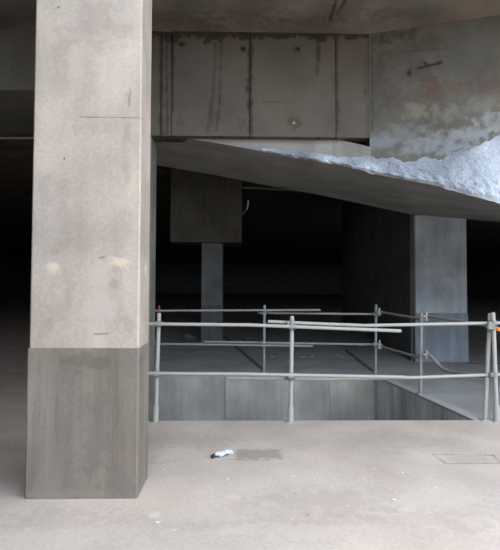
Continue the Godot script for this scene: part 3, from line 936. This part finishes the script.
func build_railings() -> void:
	build_couplers()
	var steel: Material = mats.galvanised_steel
	var zn := on_floor(291, 420.5).z + 0.06
	var zf := on_floor(320, 375).z - 0.06
	# in front of the pit
	var base := on_floor(291, 420.5)
	var root := thing("scaffold_railing", "pale scaffold tube railing standing along the pit edge facing the column", "railing", Vector3(base.x, 0, zn))
	for e in [[155.5, 421, 159.0, 313], [290.5, 420.5, 292.0, 316], [497.0, 424, 493.0, 312.5]]:
		var a := at_z(e[0], e[1], zn)
		a.y = 0.0
		var b := at_z(e[2], e[3], zn)
		var post := tube_part("post", [a, b], root, steel, 0.0235)
		var s := Shape.new()
		s.tube([a, a.lerp(b, 0.15)], 0.034, 12)
		s.box(a + Vector3(-0.055, 0, -0.055), a + Vector3(0.055, 0.008, 0.055))
		part("socket", s.done(steel), post)
	var cap_at := at_z(159, 312, zn)
	var s := Shape.new()
	s.tube([cap_at, at_z(159.0, 305.5, zn)], 0.012, 10)
	part("cap", s.done(mats.red_plastic), root).set_meta("label", "red plastic cap on the post")
	var zr := zn + 0.052
	var zq := zn - 0.052
	tube_part("rail", [at_z(100, 323.5, zr), at_z(250, 325, zr), at_z(401, 331, zr)], root, steel)
	tube_part("rail", [at_z(268, 321.5, zq), at_z(310, 323.5, zq), at_z(365, 325.6, zq), at_z(430, 324.3, zq), at_z(500, 323, zq), at_z(560, 321, zq)], root, steel)
	tube_part("rail", [at_z(100, 373, zr), at_z(250, 374.2, zr), at_z(405, 377.2, zr)], root, steel)
	tube_part("rail", [at_z(229, 378.2, zq), at_z(330, 379.3, zq), at_z(420, 377.4, zq), at_z(500, 374.5, zq), at_z(560, 373, zq)], root, steel)
	for e in [[158.6, 323.8, 0.0], [157.4, 373.6, 0.0], [291.8, 326.5, 0.0], [291.0, 375.5, 0.0], [292.0, 322.8, PI], [291.0, 378.2, PI], [493.8, 323.2, PI], [495.2, 374.6, PI]]:
		coupler(at_z(e[0], e[1], zn), root, e[2])
	s = Shape.new()
	var og := at_z(498, 329, zn)
	s.tube([og - Vector3(0.006, 0.02, 0), og + Vector3(0.006, 0.02, 0)], 0.031, 12)
	part("sleeve", s.done(mats.orange_plastic), root).set_meta("label", "orange plastic sleeve below the rail")

	# along the far edge
	base = at_z(320, 375, zf)
	var worn: Material = mats.weathered_steel
	root = thing("scaffold_railing", "grey scaffold tube railing along the pit edge before the slim column", "railing", Vector3(base.x, 0, zf))
	for e in [[263.8, 375, 264.5, 305], [375.4, 375, 376.0, 304.5], [110, 376, 111, 305]]:
		var a := at_z(e[0], e[1], zf)
		a.y = 0.0
		tube_part("post", [a, at_z(e[2], e[3], zf)], root, worn, 0.024)
	zr = zf + 0.052
	zq = zf - 0.052
	tube_part("rail", [at_z(90, 311, zr), at_z(320.5, 310, zr)], root, worn)
	tube_part("rail", [at_z(258, 312.8, zq), at_z(378, 314.3, zq)], root, worn)
	tube_part("rail", [at_z(90, 343, zr), at_z(313, 346, zr)], root, worn)
	tube_part("rail", [at_z(204, 341.7, zq), at_z(378, 344.6, zq)], root, worn)
	for e in [[264.4, 310.3, 0.0], [264.0, 345.2, 0.0], [264.4, 312.9, PI], [264.0, 342.8, PI], [375.9, 314.3, PI], [375.7, 344.5, PI]]:
		coupler(at_z(e[0], e[1], zf), root, e[2])

	# down the angled side
	var p0 := on_floor(375.4, 375)
	var p1 := on_floor(485, 420)
	var along := (p1 - p0).normalized()
	var n := along.cross(Vector3.UP).normalized()
	var on := func(x: float, y: float) -> Vector3: return at_plane(x, y, p0 + n * 0.0, n)
	var pm := on_floor(420.3, 394)
	root = thing("scaffold_railing", "scaffold tube railing with one bent rail along the angled pit side", "railing", Vector3(pm.x, 0, pm.z))
	tube_part("post", [pm, at_z(421.3, 312, pm.z)], root, worn, 0.025)
	tube_part("post", [p1, at_z(490, 313.5, p1.z)], root, steel, 0.024)
	s = Shape.new()
	s.box(pm + Vector3(-0.05, 0, -0.05), pm + Vector3(0.05, 0.01, 0.05))
	part("base_plate", s.done(worn), root)
	s = Shape.new()
	s.box(p1 + Vector3(-0.05, 0, -0.05), p1 + Vector3(0.05, 0.01, 0.05))
	part("base_plate", s.done(steel), root)
	var off := (n if n.x > 0 else -n) * 0.05
	tube_part("rail", [on.call(378.0, 312.0) + off, on.call(420.0, 319.4) + off], root, worn)
	tube_part("rail", [on.call(420.0, 315.6) + off, on.call(491.0, 326.5) + off], root, worn)
	tube_part("rail", [on.call(378.0, 346.5) + off, on.call(420.0, 358.8) + off], root, worn)
	var bent := []
	for e in [[422, 351.5], [428, 357], [434, 364], [438, 368], [443, 370.8], [450, 372.6], [462, 374.2], [488, 376.5]]:
		bent.append(on.call(float(e[0]), float(e[1])) + off)
	tube_part("rail", bent, root, worn, 0.026).set_meta("label", "bent sagging rail")
	var turn := atan2(off.x, off.z)
	for e in [[378.5, 312.3], [379.0, 347.0], [421.3, 318.0], [421.0, 356.0], [489.5, 326.0]]:
		coupler(on.call(e[0], e[1]), root, turn)
	# the clips whose ends stick out beside the posts
	for e in [[378.2, 308.0, 378.2, 316.0], [378.4, 340.0, 378.4, 348.5], [425.2, 311.8, 425.2, 321.0], [425.2, 350.0, 425.2, 359.0]]:
		s = Shape.new()
		var a: Vector3 = on.call(e[0], e[1]) + off * 0.4
		var b: Vector3 = on.call(e[2], e[3]) + off * 0.4
		s.tube([a, b], 0.016, 8)
		s.tube([a.lerp(b, 0.5) - Vector3(0.05, 0, 0), a.lerp(b, 0.5) + Vector3(0.035, 0, 0)], 0.012, 8)
		part("clip", s.done(steel), root)

# ---------------------------------------------------------------- small things on the floor and in the dark
func chip_mesh(sd: int, r: Vector3, m: Material) -> ArrayMesh:
	var rng := RandomNumberGenerator.new()
	rng.seed = sd
	var rows := []
	for i in 5:
		var an := PI * i / 4.0
		var row := []
		for k in 8:
			var b := TAU * k / 8.0
			var f := 0.7 + rng.randf() * 0.5
			row.append(Vector3(sin(an) * cos(b) * r.x * f, maxf(0.0, r.y + cos(an) * r.y * (f if i in [0, 1] else 1.0)), sin(an) * sin(b) * r.z * f))
		rows.append(row)
	var s := Shape.new()
	for i in 4:
		for k in 8:
			var q := [rows[i][k], rows[i][(k + 1) % 8], rows[i + 1][(k + 1) % 8], rows[i + 1][k]]
			var mid: Vector3 = (q[0] + q[1] + q[2] + q[3]) * 0.25 - Vector3(0, r.y, 0)
			if i > 0:
				s.tri(q[0], q[1], q[2], mid)
			if i < 3:
				s.tri(q[0], q[2], q[3], mid)
	return s.done(m)

func build_small() -> void:
	# a crushed bottle with a dark cap
	var at := on_floor(223, 456)
	var root := thing("crushed_bottle", "crushed white plastic bottle with dark neck lying on the floor", "bottle", at)
	var glossy := plain("white_plastic", Color(0.74, 0.75, 0.74), 0.4)
	var dark := plain("black_plastic", Color(0.10, 0.10, 0.10), 0.45)
	var rng := RandomNumberGenerator.new()
	rng.seed = 5
	var prof := [[-0.088, 0.014], [-0.07, 0.016], [-0.055, 0.027], [-0.04, 0.032], [-0.02, 0.026], [0.0, 0.033], [0.02, 0.024], [0.04, 0.034], [0.058, 0.026], [0.075, 0.034], [0.09, 0.030], [0.094, 0.0]]
	var s := Shape.new()
	var rings := []
	for e in prof:
		var ring := []
		var crush: float = 0.55 + 0.35 * absf(sin(e[0] * 70.0))
		for k in 12:
			var an := TAU * k / 12.0
			var f := 1.0 + (rng.randf() - 0.5) * 0.3
			ring.append(Vector3(e[0], 0.030 + sin(an) * e[1] * crush * f + 0.006 * sin(e[0] * 60.0), cos(an) * e[1] * 1.1 * f))
		rings.append(ring)
	for i in rings.size() - 1:
		for k in 12:
			var q := [rings[i][k], rings[i][(k + 1) % 12], rings[i + 1][(k + 1) % 12], rings[i + 1][k]]
			var mid: Vector3 = (q[0] + q[1]) * 0.5 - Vector3(q[0].x, 0.03, 0)
			s.tri(q[0], q[1], q[2], mid)
			s.tri(q[0], q[2], q[3], mid)
	var body := add("bottle_body", s.done(glossy), root)
	s = Shape.new()
	s.tube([Vector3(-0.118, 0.018, 0.004), Vector3(-0.084, 0.026, 0)], 0.017, 12)
	add("neck", s.done(dark), root)
	root.rotation.y = deg_to_rad(33)
	root.position.y = -0.004
	# chips of plaster on the screed
	var white := plain("plaster", Color(0.79, 0.75, 0.71), 0.9)
	var k := 0
	for e in [[157, 523, 1.4], [402, 473, 1.3], [394, 500, 1.4], [436, 488, 1.2], [482, 449, 1.0], [316, 474, 1.1], [228, 479, 1.1], [374, 469, 0.9], [165, 470, 0.9], [292, 519, 0.8]]:
		var p := on_floor(e[0], e[1])
		var o := add("plaster_chip", chip_mesh(300 + k, Vector3(0.013, 0.003, 0.013) * e[2], white))
		o.position = p
		tag(o, "tiny white plaster chip lying loose on the floor", "chip", "plaster chips on the floor")
		k += 1
	# scraps beyond the pit
	var scrap := plain("pale_rubble", Color(0.66, 0.66, 0.65), 0.9)
	for e in [[272, 357, 0.9], [302, 358, 1.6], [312, 357, 1.2], [338, 356, 1.4], [343, 358, 1.0]]:
		var o := add("rubble_scrap", chip_mesh(330 + k, Vector3(0.055, 0.012, 0.05) * e[2], scrap))
		o.position = on_floor(e[0], e[1])
		tag(o, "small pale rubble scrap on the floor beyond the pit", "rubble", "rubble beyond the pit")
		k += 1
	# the dark block beside the slim column
	var o := add("rubble_block", chip_mesh(360, Vector3(0.20, 0.10, 0.16), mats.darkened_concrete))
	o.position = on_floor(189, 341)
	tag(o, "dark concrete lump on the floor beside the slim column", "rubble")
	# the bent pipe end beside the hanging block
	var zf := on_floor(201, 342).z
	root = thing("bent_pipe", "pale bent pipe end sticking out of the brown hanging block", "pipe", at_z(242, 214, zf))
	var pale := plain("pale_pipe", Color(0.78, 0.79, 0.78), 0.5)
	tube_part("pipe", [at_z(238, 216.5, zf), at_z(244, 212.5, zf), at_z(247, 209, zf), at_z(248, 204, zf), at_z(248, 200, zf)], root, pale, 0.022)
	root = thing("conduit_pipe", "thin grey conduit hung in the dark behind the ramp", "pipe", at_z(270, 189, zf))
	tube_part("pipe", [at_z(241, 187.5, zf), at_z(300, 190.5, zf)], root, mats.weathered_steel, 0.02)
	for x in [256.0, 290.0]:
		var p := at_z(x, 187.5 + (x - 241.0) * 0.051, zf)
		tube_part("hanger", [p, Vector3(p.x, roof_h, p.z)], root, mats.weathered_steel, 0.008)
